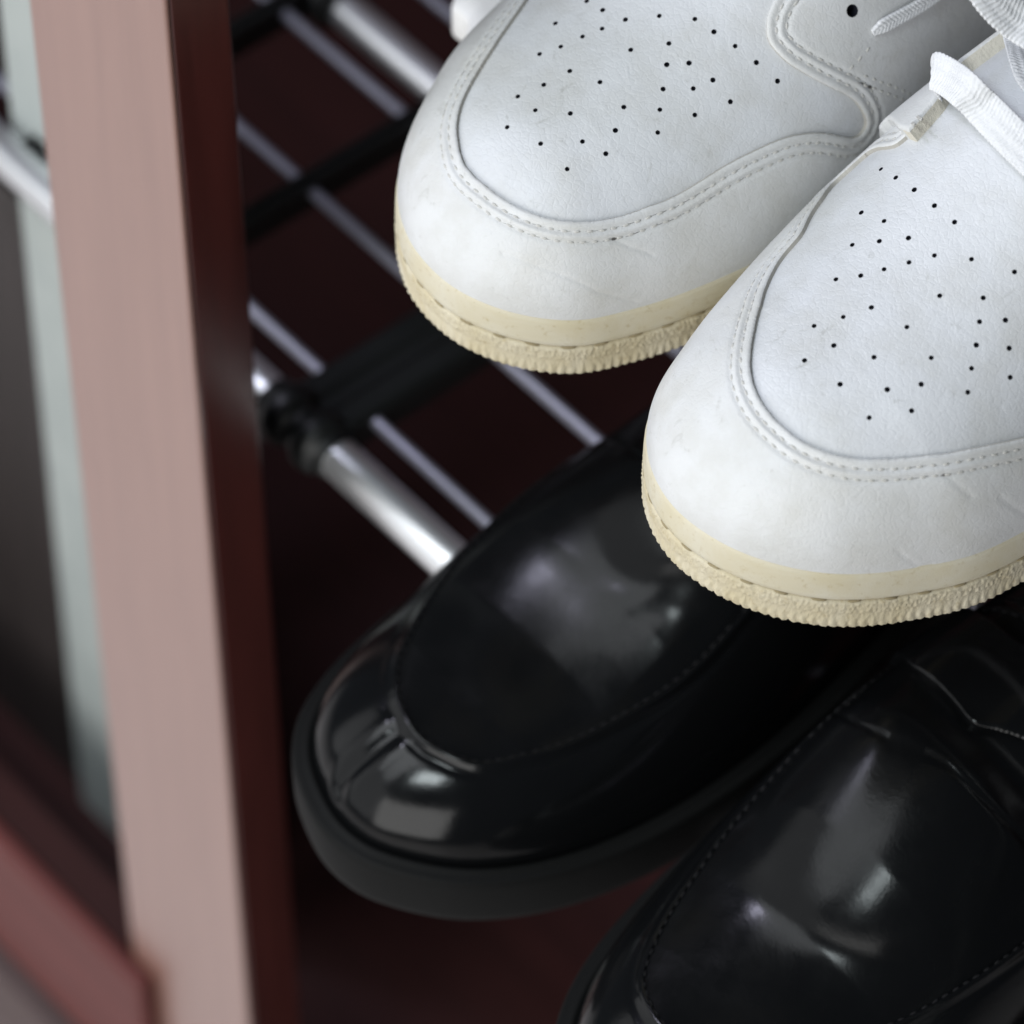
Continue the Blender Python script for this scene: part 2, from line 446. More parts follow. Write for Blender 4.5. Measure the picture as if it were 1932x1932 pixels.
    def at(s, arr, fi, fj):
        i0 = int(math.floor(fi)) % s.nu; i1 = (i0 + 1) % s.nu; a = fi - math.floor(fi)
        j0 = min(int(math.floor(fj)), s.nq - 1); b_ = fj - j0
        return (arr[i0, j0] * (1 - a) * (1 - b_) + arr[i1, j0] * a * (1 - b_) + arr[i0, j0 + 1] * (1 - a) * b_ + arr[i1, j0 + 1] * a * b_)
    def dom(s, pts):
        """photo points -> flat-domain points"""
        return np.array([s.at(s.D, *s.cast(*p)) for p in pts])
    def lift(s, Dp):
        """flat-domain points -> surface point, normal"""
        if not hasattr(s, 'kdd'):
            s.kdd = kdtree.KDTree(s.nu * (s.nq + 1))
            for i, p in enumerate(s.D.reshape(-1, 2)): s.kdd.insert((p[0], p[1], 0), i)
            s.kdd.balance()
        out, nor = [], []
        Vf, Nf = s.V.reshape(-1, 3), s.N.reshape(-1, 3)
        for p in Dp:
            r = s.kdd.find_n((p[0], p[1], 0), 4)
            w = np.array([1 / (x[2] + 1e-6) ** 2 for x in r]); w /= w.sum(); ii = [x[1] for x in r]
            out.append((Vf[ii] * w[:, None]).sum(0)); nn = (Nf[ii] * w[:, None]).sum(0); nor.append(nn / np.linalg.norm(nn))
        return np.array(out), np.array(nor)
    def snap(s, P):
        """world points near the surface -> onto it, with normals"""
        out, nor = [], []
        Vf, Nf = s.V.reshape(-1, 3), s.N.reshape(-1, 3)
        for p in P:
            _, i, _ = s.kd.find(p)
            n_ = Nf[i]; out.append(p - ((p - Vf[i]) @ n_) * n_); nor.append(n_)
        return np.array(out), np.array(nor)
    def field(s, poly, closed=True):
        """signed distance on the grid to a flat-domain curve: positive inside (closed), 3-D metric"""
        Pl = np.vstack([poly, poly[:1]]) if closed else poly
        fine = resample(Pl, 0.0003)
        W, _ = s.lift(fine)
        W = smooth_line(W, 4)
        kd = kdtree.KDTree(len(W))
        for i, p in enumerate(W): kd.insert(p, i)
        kd.balance()
        Vf = s.V.reshape(-1, 3)
        dist = np.array([kd.find(p)[2] for p in Vf])
        if not closed: return dist, W
        x, y = s.D.reshape(-1, 2).T
        ins = np.zeros(len(x), bool)
        A = resample(Pl, 0.0008)
        for (x0, y0), (x1, y1) in zip(A[:-1], A[1:]):
            c = ((y0 > y) != (y1 > y))
            with np.errstate(divide='ignore', invalid='ignore'):
                ins ^= c & (x < (x1 - x0) * (y - y0) / (y1 - y0) + x0)
        return np.where(ins, dist, -dist), W

def clip(A, T, f):
    """keep the part of the triangle mesh where f >= 0. A: vertex attributes (n,k). returns A, T, cut segments"""
    pos = f >= 0
    cnt = pos[T].sum(1)
    keep = T[cnt == 3]
    newA, newT, segs, cache = [], [], [], {}
    nA = len(A)
    def cut(i, j):
        k = (i, j) if i < j else (j, i)
        if k not in cache:
            t = f[i] / (f[i] - f[j])
            newA.append(A[i] + t * (A[j] - A[i])); cache[k] = nA + len(newA) - 1
        return cache[k]
    for tri in T[(cnt == 1) | (cnt == 2)]:
        a, b_, c = (int(v_) for v_ in tri)
        while True:
            if pos[a] and not pos[c]: break
            a, b_, c = b_, c, a
        # a in, c out
        if pos[b_]:
            p, q_ = cut(b_, c), cut(a, c)
            newT += [(a, b_, p), (a, p, q_)]; segs.append((p, q_))
        else:
            p, q_ = cut(a, b_), cut(a, c)
            newT.append((a, p, q_)); segs.append((p, q_))
    A2 = np.vstack([A, np.array(newA)]) if newA else A
    T2 = np.vstack([keep, np.array(newT, int).reshape(-1, 3)])
    segs = np.array(segs, int).reshape(-1, 2)
    used = np.unique(np.r_[T2.ravel(), segs.ravel()])
    re = np.full(len(A2), -1); re[used] = np.arange(len(used))
    return A2[used], re[T2], re[segs]

def refine(A, T, f, near, lev=2):
    """split triangles where |f| < near"""
    for _ in range(lev):
        sel = (np.abs(f[T]).min(1) < near)
        S = T[sel]
        E = np.sort(np.vstack([S[:, [0, 1]], S[:, [1, 2]], S[:, [2, 0]]]), 1)
        U, inv = np.unique(E, axis=0, return_inverse=True)
        inv = inv.ravel()
        mid = (A[U[:, 0]] + A[U[:, 1]]) / 2; k = len(S); n0 = len(A)
        m01, m12, m20 = n0 + inv[:k], n0 + inv[k:2 * k], n0 + inv[2 * k:]
        a, b_, c = S.T
        T = np.vstack([T[~sel], np.stack([a, m01, m20], 1), np.stack([m01, b_, m12], 1), np.stack([m20, m12, c], 1), np.stack([m01, m12, m20], 1)])
        A = np.vstack([A, mid])
        f = yield_field(A)
    return A, T, f
yield_field = None

def drill(A, T, centers, radii):
    """cut round holes through a surface; A starts with xyz"""
    global yield_field
    Cn = np.array(centers); R = np.array(radii)
    kd = kdtree.KDTree(len(Cn))
    for i, p in enumerate(Cn): kd.insert(p, i)
    kd.balance()
    def fld(X):
        out = np.full(len(X), 1.0)
        near = np.zeros(len(X), bool)
        for c, r in zip(Cn, R):
            near |= ((X[:, :3] - c) ** 2).sum(1) < (r + 0.004) ** 2
        for i in np.where(near)[0]:
            _, k, d = kd.find(X[i, :3]); out[i] = d - R[k]
        return out
    yield_field = fld
    f = fld(A)
    sel_near = R.max() + 0.0004
    A, T, f = refine(A, T, f, sel_near, 2)
    A, T, _ = clip(A, T, f)
    return A, T

def wall(segs, top, bottom):
    n_ = len(top)
    V = np.vstack([top, bottom])
    Fs = np.stack([segs[:, 0], segs[:, 1], segs[:, 1] + n_, segs[:, 0] + n_], 1)
    used = np.unique(Fs); re = np.full(len(V), -1); re[used] = np.arange(len(used))
    return V[used], re[Fs]

def stitches(line, nor, pitch, length, width, height, lift_, phase=0.0):
    """thread bumps and needle holes along a 3-D line"""
    L = np.r_[0, np.cumsum(np.linalg.norm(np.diff(line, axis=0), axis=1))]
    n_ = int(L[-1] / pitch)
    TV, TF, HV, HF = [], [], [], []
    T = np.gradient(line, axis=0)
    for k in range(n_):
        for kind, off in (('t', 0.5), ('h', 1.0)):
            l = (k + off + phase + rng.uniform(-.05, .05)) * pitch
            if l > L[-1]: continue
            c = np.array([np.interp(l, L, line[:, a]) for a in range(3)])
            t = np.array([np.interp(l, L, T[:, a]) for a in range(3)]); t /= np.linalg.norm(t)
            nn = np.array([np.interp(l, L, nor[:, a]) for a in range(3)]); nn -= (nn @ t) * t; nn /= np.linalg.norm(nn)
            b_ = np.cross(nn, t)
            ang = rng.uniform(-.16, .16); t, b_ = t * math.cos(ang) + b_ * math.sin(ang), b_ * math.cos(ang) - t * math.sin(ang)
            if kind == 't':
                o = len(TV); c = c + nn * lift_; le = length * rng.uniform(.9, 1.08)
                for r_, h_ in ((1.0, -0.1), (0.82, 0.65), (0.35, 1.0)):
                    for j in range(8):
                        a = 2 * math.pi * j / 8
                        TV.append(c + t * le / 2 * r_ * math.cos(a) + b_ * width / 2 * r_ * math.sin(a) + nn * height * h_)
                for i in range(2):
                    for j in range(8): TF.append((o + i * 8 + j, o + i * 8 + (j + 1) % 8, o + i * 8 + 8 + (j + 1) % 8, o + i * 8 + 8 + j))
                TF.append(tuple(o + 16 + j for j in range(8)))
            else:
                o = len(HV); c = c + nn * (lift_ + 0.00006)
                le = (pitch - length) * rng.uniform(0.95, 1.3) + 0.0004
                for j in range(8):
                    a = 2 * math.pi * j / 8
                    HV.append(c + t * le / 2 * math.cos(a) + b_ * width * 0.58 * math.sin(a))
                HF.append(tuple(o + j for j in range(8)))
    return TV, TF, HV, HF

def ribbon(name, pts, nors, width, thick, material, parent, wave=0.0, taper=0.0):
    """flat band along a smooth 3-D path"""
    m_ = 420
    P, _ = spline(pts, m_); Nn, _ = spline(np.array(nors) + np.linspace(0, 1e-6, len(nors))[:, None], m_)
    T = np.gradient(P, axis=0); T /= np.linalg.norm(T, axis=1)[:, None]
    prof = [(-.5, 0), (-.485, .35)] + [(a, .5) for a in np.linspace(-.45, .45, 15)] + [(.485, .35), (.5, 0), (.485, -.35), (.40, -.5), (0, -.5), (-.40, -.5), (-.485, -.35)]
    base = np.array(parent.location); V, Fs = [], []; k = len(prof)
    L = np.r_[0, np.cumsum(np.linalg.norm(np.diff(P, axis=0), axis=1))]
    for i in range(len(P)):
        nn = Nn[i] - (Nn[i] @ T[i]) * T[i]; nn /= np.linalg.norm(nn); b_ = np.cross(nn, T[i])
        w = width * (1 + wave * math.sin(L[i] * 2 * math.pi / .0013)) * (min(1.0, 0.45 + L[i] / taper) if taper else 1.0)
        for a, h in prof:
            rib = 0.0
            if h == .5 and wave: rib = 0.00010 * math.sin(2 * math.pi * (L[i] / .0013 + abs(a) * 2.6)) + 0.00010 * math.cos(a * 20)
            V.append(P[i] + b_ * w * a + nn * (thick * h + rib) - base)
    for i in range(len(P) - 1):
        for j in range(k): Fs.append((i * k + j, i * k + (j + 1) % k, (i + 1) * k + (j + 1) % k, (i + 1) * k + j))
    Fs += [tuple(range(k))[::-1], tuple((len(P) - 1) * k + j for j in range(k))]
    return mesh_obj(name, np.array(V), Fs, material, parent)

def sole_mesh(shoe, prof, disp=None, step=None, z_spring=None):
    """sweep a (offset, z) profile along the outline; returns local verts, quads"""
    n_ = int(shoe.per / step)
    O, _ = spline(shoe.O[:: max(1, shoe.nu // 220)], n_, closed=True)
    T = np.roll(O, -1, 0) - np.roll(O, 1, 0); T /= np.linalg.norm(T, axis=1)[:, None]
    Nn = np.stack([T[:, 1], -T[:, 0]], 1)
    c = O.mean(0)
    if ((O - c) * Nn).sum(1).mean() < 0: Nn = -Nn
    sarc = np.arange(n_) * shoe.per / n_
    rows = []
    for k, (o, z) in enumerate(prof):
        oo = np.full(n_, o) if disp is None else o + disp(k, sarc, z)
        rows.append(np.concatenate([O + oo[:, None] * Nn, (z + shoe.spring(O[:, 1]))[:, None]], 1))
    V = np.stack(rows, 1)
    V = shoe.world(V)
    k = len(prof)
    idx = np.arange(n_ * k).reshape(n_, k)
    a, b_, c_, d_ = idx[:, :-1], idx[:, 1:], np.roll(idx, -1, 0)[:, 1:], np.roll(idx, -1, 0)[:, :-1]
    return V.reshape(-1, 3), np.stack([a, b_, c_, d_], -1).reshape(-1, 4), O, Nn, sarc

# ------------------------------------------------------------------ sneakers
MED = [(0, 0), (.0098, .0011), (.0204, .0055), (.030, .0129), (.0359, .0207), (.0405, .033), (.0445, .0476), (.049, .073), (.0505, .095), (.048, .125), (.043, .155), (.038, .19), (.036, .22), (.035, .25), (.030, .272), (.018, .285), (0, .289)]
LAT = [(-.0125, .0019), (-.024, .007), (-.034, .0145), (-.0415, .0235), (-.0485, .0355), (-.0545, .0485), (-.058, .065), (-.0595, .085), (-.059, .115), (-.055, .15), (-.048, .19), (-.043, .22), (-.039, .25), (-.031, .273), (-.018, .285)]
SN_OUT = [MED[-1]] + LAT[::-1] + MED[:-1]
H2 = 0.170
def sn_spring(t): return 0.0045 * np.clip(1 - np.asarray(t) / 0.06, 0, 1) ** 2
SN_CROWN = ([-.05, 0, .02, .04, .07, .09, .12, .15, .20, .29], [.053, .055, .0585, .0625, .0715, .079, .093, .104, .108, .105])

def col(o, v=None): return o
def build_sneaker(name, label, origin, yaw, mirror, opening_px, holes_px, extra_rows=(), creases=(), eyelets=(), throat_dom=None, eyestay=None):
    sh = Shoe(SN_OUT, 0.045, 0.245, SN_CROWN, 0.0222, sn_spring, (2.5, 2.0), origin, yaw, mirror, 1120, 140)
    root = empty(name, tuple(origin)); tag(root, label, 'sneaker', 'pair of white sneakers')
    og = np.array(origin, float)
    poly = sh.dom(opening_px)
    poly, _ = spline(poly, 500, closed=True)
    f, edge = sh.field(poly)
    Vf, Nf = sh.V.reshape(-1, 3), sh.N.reshape(-1, 3)
    D = sh.D.reshape(-1, 2)
    # the collar opening at the back stays open
    collar = ((D[:, 0] - 0.0) / 0.030) ** 2 + ((D[:, 1] - 0.215) / 0.055) ** 2
    # vamp: everything inside the opening plus a tucked-in margin
    A = np.hstack([Vf, Nf, f[:, None]])
    Av, Tv, _ = clip(A, sh.T, f + 0.004)
    holes = [sh.at(sh.V, *sh.cast(*p)) for p in holes_px]
    hn = [sh.at(sh.N, *sh.cast(*p)) for p in holes_px]
    R = [0.00070 * rng.uniform(0.93, 1.08) for _ in holes]
    Av, Tv = drill(Av, Tv, holes, R)
    vamp = mesh_obj('vamp', Av[:, :3] - og, Tv, M_VAMP, root)
    # each perforation: a dark-lined little cup behind its hole
    cup_v, cup_f = [], []
    for zz, rr in ((0.0, 1.02), (-0.0012, 1.0), (-0.0013, 0.0)):
        for j in range(12): cup_v.append((rr * .00080 * math.cos(j * math.pi / 6), rr * .00080 * math.sin(j * math.pi / 6), zz - .00003))
    for i in range(2):
        for j in range(12): cup_f.append((i * 12 + j, i * 12 + 12 + j, i * 12 + 12 + (j + 1) % 12, i * 12 + (j + 1) % 12))
    cup = None
    for p, n_ in zip(holes, hn):
        if cup is None:
            o = mesh_obj('perforation', np.array(cup_v), cup_f, M_HOLE, vamp); cup = o.data
        else:
            o = bpy.data.objects.new('perforation', cup); COL.objects.link(o); o.parent = vamp
        o.matrix_local = Matrix.Translation(Vector(p - og)) @ Vector((0, 0, 1)).rotation_difference(Vector(n_)).to_matrix().to_4x4()
    # overlay: toe guard and quarters, a thicker layer round the opening
    th = 0.0016
    g = -f
    cr = np.zeros(len(g))
    for line, dep in creases:
        dd, _ = sh.field(resample(sh.dom(line), 0.001), closed=False)
        cr += dep * np.exp(-(dd / 0.00065) ** 2)
    sink = np.zeros(len(g))
    if throat_dom is not None:
        ft, _ = sh.field(spline(throat_dom(sh), 200, closed=True)[0])
        sink = 0.0045 * np.clip((ft + 0.0005) / 0.005, 0, 1) ** 0.7
        cr = cr + sink
    def off(A):
        s_ = A[:, 6]
        t = th * (0.70 + 0.30 * np.sqrt(np.clip(1 - (1 - np.clip(s_ / 0.0012, 0, 1)) ** 2, 0, 1)))
        for d_ in (0.0026, 0.0054): t = t - 0.00042 * np.exp(-((s_ - d_) / 0.00075) ** 2)
        t = t + 0.00025 * np.exp(-((s_ - 0.0040) / 0.0008) ** 2)
        return t - A[:, 7]
    A = np.hstack([Vf, Nf, g[:, None], cr[:, None]])
    if True:
        A1, T1, segs = clip(A, sh.T, g)
        # leave out the collar opening
        base_f = None
    top = A1[:, :3] + A1[:, 3:6] * off(A1)[:, None]
    # drop faces in the collar
    Dk = np.array([sh.kd.find(p)[1] for p in A1[:, :3]])
    ins = collar[Dk] < 1
    T1 = T1[~ins[T1].all(1)]
    Ao = np.hstack([top, A1[:, 3:]])
    if eyelets:
        ec = [sh.at(sh.V, *sh.cast(*p[:2])) for p in eyelets]
        en = [sh.at(sh.N, *sh.cast(*p[:2])) for p in eyelets]
        ec = [c + n_ * th for c, n_ in zip(ec, en)]
        keepn = len(Ao)
        Ao2, T2 = drill(Ao, T1, ec, [p[2] for p in eyelets])
        for c, n_, p in zip(ec, en, eyelets):
            k = p[2] / .0008
            e = mesh_obj('eyelet', np.array(cup_v) * k, cup_f, M_HOLE, root)
            e.matrix_local = Matrix.Translation(Vector(c - og)) @ Vector((0, 0, 1)).rotation_difference(Vector(n_)).to_matrix().to_4x4()
    else: Ao2, T2 = Ao, T1
    over = mesh_obj('overlay', Ao2[:, :3] - og, T2, M_WHITE, root)
    for e in [o for o in root.children if o.name.split('.')[0] == 'eyelet']: e.parent = over
    wv, wf = wall(segs, top - og, A1[:, :3] - A1[:, 3:6] * 0.0003 - og)
    mesh_obj('overlay_edge', wv, wf, M_RAW, over)
    # seams: two rows of stitching round the opening
    TV, TF, HV, HF = [], [], [], []
    def add(r):
        a, b_, c, d_ = r
        TF.extend([tuple(i + len(TV) for i in q_) for q_ in b_]); TV.extend(a)
        HF.extend([tuple(i + len(HV) for i in q_) for q_ in d_]); HV.extend(c)
    E3 = resample(smooth_line(edge, 10), 0.0008)
    _, En = sh.snap(E3)
    Tn = np.gradient(E3, axis=0); Tn /= np.linalg.norm(Tn, axis=1)[:, None]
    B = np.cross(En, Tn)
    # away from the opening: compare with the field
    test, _ = sh.snap(E3 + B * 0.002)
    ii = [sh.kd.find(p)[1] for p in test]
    if np.mean(f[ii]) > 0: B = -B
    for d_, ph in ((0.0026, 0.0), (0.0054, 0.5)):
        row, rn = sh.snap(E3 + B * d_)
        ii = [sh.kd.find(p)[1] for p in row]
        ok = np.abs(-f[ii] - d_) < 0.0009                 # drop where offsets tangle at sharp corners
        runs, cur = [], []
        for k in range(len(row)):
            if ok[k]: cur.append(k)
            else:
                if len(cur) > 5: runs.append(cur)
                cur = []
        if len(cur) > 5: runs.append(cur)
        for r in runs: add(stitches(smooth_line(row[r], 4), rn[r], 0.0034, 0.0021, 0.00085, 0.00034, th - 0.00044, ph))
    for line in extra_rows:
        Dl = resample(spline(sh.dom(line), 60)[0], 0.0008)
        P, Nn = sh.lift(Dl); add(stitches(smooth_line(P, 6), Nn, 0.0034, 0.0021, 0.00085, 0.00034, th - 0.0001))
    s1 = mesh_obj('stitching', np.array(TV) - og, TF, M_THREAD, over); tag(s1, kind='stuff')
    s2 = mesh_obj('needle_holes', np.array(HV) - og, HF, M_NEEDLE, over); tag(s2, kind='stuff')
    # tongue and lining just under the throat
    # sole: midsole wall, groove with stitches, pebbled band and toothed edge
    mid = [(-.006, .0222), (-.0010, .0222), (.0004, .0228), (.0012, .0226), (.0018, .0219), (.0021, .0206), (.0023, .0175), (.0024, .0137), (.0023, .0124), (.0018, .0118), (.0012, .0114)]
    V, Fq, O, Nn2, sarc = sole_mesh(sh, mid, None, 0.0012)
    midsole = mesh_obj('midsole', V - og, Fq, M_MID, root)
    zs = [.0114, .0110, .0105, .0099, .0093, .0087, .0081, .0075, .0069, .0065, .0060, .0053, .0046, .0038, .0030, .0022, .0014, .0006, .0, .0]
    prof = [(.0012, .0114), (.0020, .0110)] + [(.0023, z) for z in zs[2:9]] + [(.0022, .0065), (.0021, .0060)] + [(.0021, z) for z in zs[11:17]] + [(.0018, .0006), (.0012, 0), (-.012, 0.0)]
    peb = rng.normal(0, 1, (len(prof), int(sh.per / 0.00038)))
    def disp(k, sarc_, z):
        n_ = len(sarc_)
        if 1 < k < 9:
            return 0.00018 * peb[k][:n_]
        if 10 <= k <= len(prof) - 2:
            w = np.abs(((sarc_ / 0.0033) % 1) * 2 - 1)
            w = np.abs(((sarc_ / 0.0026 + 0.10 * math.sin(z * 1800)) % 1) * 2 - 1)
            fz = min(max((0.0052 - z) / 0.0030, 0.0), 1.0)
            return 0.00055 * fz * np.sin(w * math.pi / 2) - 0.0002 * fz + 0.00010 * peb[k][:n_]
        return np.zeros(n_)
    V, Fq, *_ = sole_mesh(sh, prof, disp, 0.00038)
    mesh_obj('outsole', V - og, Fq, M_OUT, root)
    # stitches sunk in the groove of the sole
    n_ = len(O); L3 = sh.world(np.concatenate([O + Nn2 * 0.0019, (0.01150 + sh.spring(O[:, 1]))[:, None]], 1))
    N3 = sh.world(np.concatenate([O + Nn2, np.zeros((n_, 1))], 1)) - sh.world(np.concatenate([O, np.zeros((n_, 1))], 1))
    a, b_, c, d_ = stitches(np.vstack([L3, L3[:1]]), np.vstack([N3, N3[:1]]), 0.0098, 0.0042, 0.0010, 0.0005, 0.0, 0.2)
    tag(mesh_obj('sole_stitching', np.array(a) - og, b_, M_SEAM, midsole), kind='stuff')
    return sh, root

K = 1932 / 3000
def c3(pts, ox=2000, oy=0, sc=1.932):        # crop coordinates of a zoomed view -> 1932-frame coordinates
    return [((x / sc + ox) * K, (y / sc + oy) * K) for x, y in pts]

L_OPEN = [(1075, -120), (1030, -55), (997, 0), (944, 77), (904, 140), (879, 187), (866, 233), (868, 273), (880, 313), (911, 346), (961, 382), (1010, 405), (1061, 417), (1111, 418), (1177, 406), (1244, 382), (1288, 361),
          (1371, 310), (1428, 281), (1488, 257), (1538, 250), (1581, 255), (1606, 259), (1622, 249), (1631, 231), (1622, 205), (1602, 183), (1571, 167), (1521, 141), (1475, 110), (1449, 77), (1446, 43), (1455, 13), (1470, -15), (1500, -60)]
L_HOLES = [(1107, 2), (1137, 19), (1180, 37), (1244, 30), (1311, 36), (1347, 60), (1387, 87), (1427, 118), (1467, 153), (1048, 44), (1136, 54), (1099, 69), (1058, 88), (1018, 102), (1190, 94), (1262, 82), (1300, 119), (1345, 151), (1378, 192), (1258, 122), (1308, 167), (1311, 217), (1251, 168), (1245, 207), (1241, 250), (1132, 155), (1177, 202), (1161, 246), (1143, 290), (1075, 134), (1026, 160), (977, 182), (1010, 208), (957, 240), (1076, 214), (1099, 267), (1020, 271), (1070, 319)]
R_OPEN = [(1634, 293), (1608, 317), (1578, 346), (1555, 377), (1535, 406), (1515, 445), (1478, 490), (1455, 530), (1437, 583), (1423, 640), (1418, 690), (1422, 720), (1437, 757), (1461, 789), (1488, 814), (1521, 837), (1571, 857), (1622, 866), (1671, 866), (1721, 862), (1772, 857), (1821, 848), (1880, 836), (1932, 824), (2000, 800), (2070, 770), (2130, 720), (2150, 620), (2090, 470), (2000, 350), (2060, 330), (2010, 200), (1960, 80), (1885, 50), (1828, 118), (1790, 186), (1752, 230), (1725, 252), (1688, 280)]
R_HOLES = [(1662, 319), (1690, 335), (1725, 358), (1763, 388), (1801, 419), (1833, 489), (1914, 513), (1625, 401), (1668, 417), (1714, 449), (1763, 482), (1608, 462), (1659, 455), (1715, 495), (1668, 508), (1624, 520), (1577, 527), (1773, 558), (1711, 617), (1644, 580), (1591, 598), (1536, 615), (1855, 562), (1897, 604), (1848, 607), (1842, 651), (1904, 657), (1833, 695), (1906, 712), (1573, 652), (1518, 680), (1649, 674), (1757, 675), (1585, 725), (1738, 725), (1826, 740), (1674, 735), (1720, 775), (1640, 788), (1962, 560), (1955, 630), (1975, 690), (1950, 500)]

SNL, snl_root = build_sneaker('sneaker', 'white sneaker partly hidden behind the other, beside the chrome tube', (0.0748, -0.0354, H2), 0.0, 1, L_OPEN, L_HOLES,
    extra_rows=[c3([(940, 455), (1070, 495), (1180, 535), (1270, 575)]), c3([(990, 415), (1110, 460), (1220, 500), (1280, 530)]), c3([(915, 400), (975, 335), (1040, 262), (1075, 215)])],
    creases=[(c3([(1530, 1350), (1640, 1395), (1750, 1430)], 1000), .0002), (c3([(920, 1430), (1150, 1510), (1450, 1640), (1650, 1690)], 1000), .0002)],
    eyelets=[(1603, 20, 0.0018)], throat_dom=None)
SNR, snr_root = build_sneaker('sneaker', 'white sneaker nearest the camera, its laces tied over the tongue', (0.1868, -0.0414, H2), math.radians(2.5), -1, R_OPEN, R_HOLES,
    creases=[(c3([(1470, 740), (1540, 800), (1620, 870)], 2000, 1000), .0002), (c3([(1780, 870), (1850, 920), (1930, 970)], 2000, 1000), .0002), (c3([(1200, 1160), (1260, 1210), (1330, 1250), (1400, 1255)], 2000, 1000), .0002)])

def above(sh, px, py, h):
    """the point seen at a photo position, h above the shoe's surface, with the surface normal"""
    fi, fj = sh.cast(px, py)
    B, n_ = sh.at(sh.V, fi, fj), sh.at(sh.N, fi, fj)
    n_ = n_ / np.linalg.norm(n_)
    r = ray(px, py); r /= np.linalg.norm(r)
    depth = (B - CAM) @ r
    return CAM + r * (depth - h / max(-(n_ @ r), 0.3)), n_

# eyestay of the near sneaker: a thick leather facing with a raw cream edge
def patch(sh, root, name, poly, th, material, edge_name, edge_mat, round_=0.0012, sink=0.0, edge_line=None):
    og = np.array(root.location)
    f, W = sh.field(poly)
    A = np.hstack([sh.V.reshape(-1, 3), sh.N.reshape(-1, 3), f[:, None]])
    A1, T1, segs = clip(A, sh.T, f)
    s_ = A1[:, 6]
    t = th * (0.80 + 0.20 * np.sqrt(np.clip(1 - (1 - np.clip(s_ / round_, 0, 1)) ** 2, 0, 1)))
    top = A1[:, :3] + A1[:, 3:6] * t[:, None]
    o = mesh_obj(name, top - og, T1, material, root)
    wv, wf = wall(segs, top - og, A1[:, :3] - A1[:, 3:6] * (0.0006 + sink) - og)
    if edge_line is None:
        mesh_obj(edge_name, wv, wf, edge_mat, o)
    else:
        kd = kdtree.KDTree(len(edge_line))
        for i, p in enumerate(edge_line): kd.insert(p, i)
        kd.balance()
        mid_ = wv[wf].mean(1) + og
        near = np.array([kd.find(p)[2] < 0.0034 for p in mid_])
        mesh_obj(edge_name, wv, wf[near], edge_mat, o)
        mesh_obj('facing_edge', wv, wf[~near], material, o)
    return o
EY_IN = [(1730, 268), (1755, 240), (1783, 208), (1800, 180), (1815, 153), (1832, 123), (1850, 83), (1870, 40), (1890, 0), (1915, -55)]
ey = SNR.dom(EY_IN)
ey_front = SNR.dom([(1712, 262), (1690, 246)])
far = ey[-1] + np.array([0.0, 0.02])
poly = np.vstack([ey, [far], [far + (0.020, 0.012)], [ey_front[-1] + (0.020, 0.030)], [ey_front[-1] + (0.012, 0.008)], [ey_front[-1] + (0.004, 0.001)], ey_front[::-1]])
patch(SNR, snr_root, 'eyestay', resample(np.vstack([poly, poly[:1]]), 0.0005)[:-1], 0.0048, M_WHITE, 'eyestay_edge', M_EDGE, 0.0009, 0.004, SNR.lift(resample(ey, 0.001))[0])
def lc(pts): return c3(pts, 2500, 0, 3.864)
def lace(sh, root, name, spec, width, thick, material, start=None, face=None, wave=0.02):
    P, Nn = [], []
    for x, y, h in spec:
        p, n_ = above(sh, *lc([(x, y)])[0], h); P.append(p); Nn.append(n_ if face is None else face)
    if start is not None:
        P.insert(0, P[0] + np.array(start)); Nn.insert(0, Nn[0] * 0.25 - RIGHT)
        Nn[1] = Nn[1] - 0.8 * RIGHT; Nn[2] = Nn[2] - 0.15 * RIGHT
    return ribbon(name, np.array(P), np.array(Nn), width, thick, material, root, wave)
FACE = -0.55 * DIR + np.array([0, 0, 0.55]) - 0.10 * RIGHT
lace(SNR, snr_root, 'lace', [(905, 805, .0062), (1075, 880, .0082), (1270, 1030, .0086), (1470, 1225, .0080), (1700, 1460, .0074), (1932, 1690, .0070), (2200, 1950, .0066), (2500, 2250, .006)], .0104, .0009, M_LACE, tuple(0.0035 * RIGHT + 0.003 * FWD - np.array([0, 0, 0.012])), FACE)
FACE2 = -0.7 * DIR + np.array([0, 0, 0.3])
lace(SNR, snr_root, 'lace', [(1440, -400, .016), (1520, -130, .0155), (1680, 80, .0150), (1880, 250, .0145), (2120, 390, .014), (2400, 500, .013)], .0112, .0010, M_LACE, None, FACE2)
FACE3 = -0.4 * DIR + np.array([0, 0, 0.6]) + 0.2 * RIGHT
lace(SNR, snr_root, 'lace', [(1800, 150, .0030), (1850, 450, .0032), (1920, 720, .0034), (2010, 920, .0036), (2250, 1150, .0035)], .0075, .0009, M_LACE, None, FACE3)
lace(SNR, snr_root, 'bar_tack', [(590, 1315, .0043), (640, 1370, .0044), (690, 1412, .0044)], .0009, .0006, M_THREAD, None, None, 0.0)
lace(SNR, snr_root, 'bar_tack', [(665, 1262, .0043), (720, 1315, .0044), (770, 1352, .0044)], .0009, .0006, M_THREAD, None, None, 0.0)
for e in [o for o in snr_root.children if o.name.startswith('bar_tack')]: e.parent = [o for o in snr_root.children if o.name.startswith('eyestay')][0]
P, Nn = zip(*[above(SNL, *q, h) for q, h in zip(c3([(1075, 185), (1130, 150), (1220, 100), (1330, 40), (1450, -40), (1560, -130)]), (.0020, .0026, .0028, .0030, .0032, .0036))])
ribbon('lace', np.array(P), np.array(Nn), .0040, .0014, M_LACE, snl_root, 0.01, 0.006)

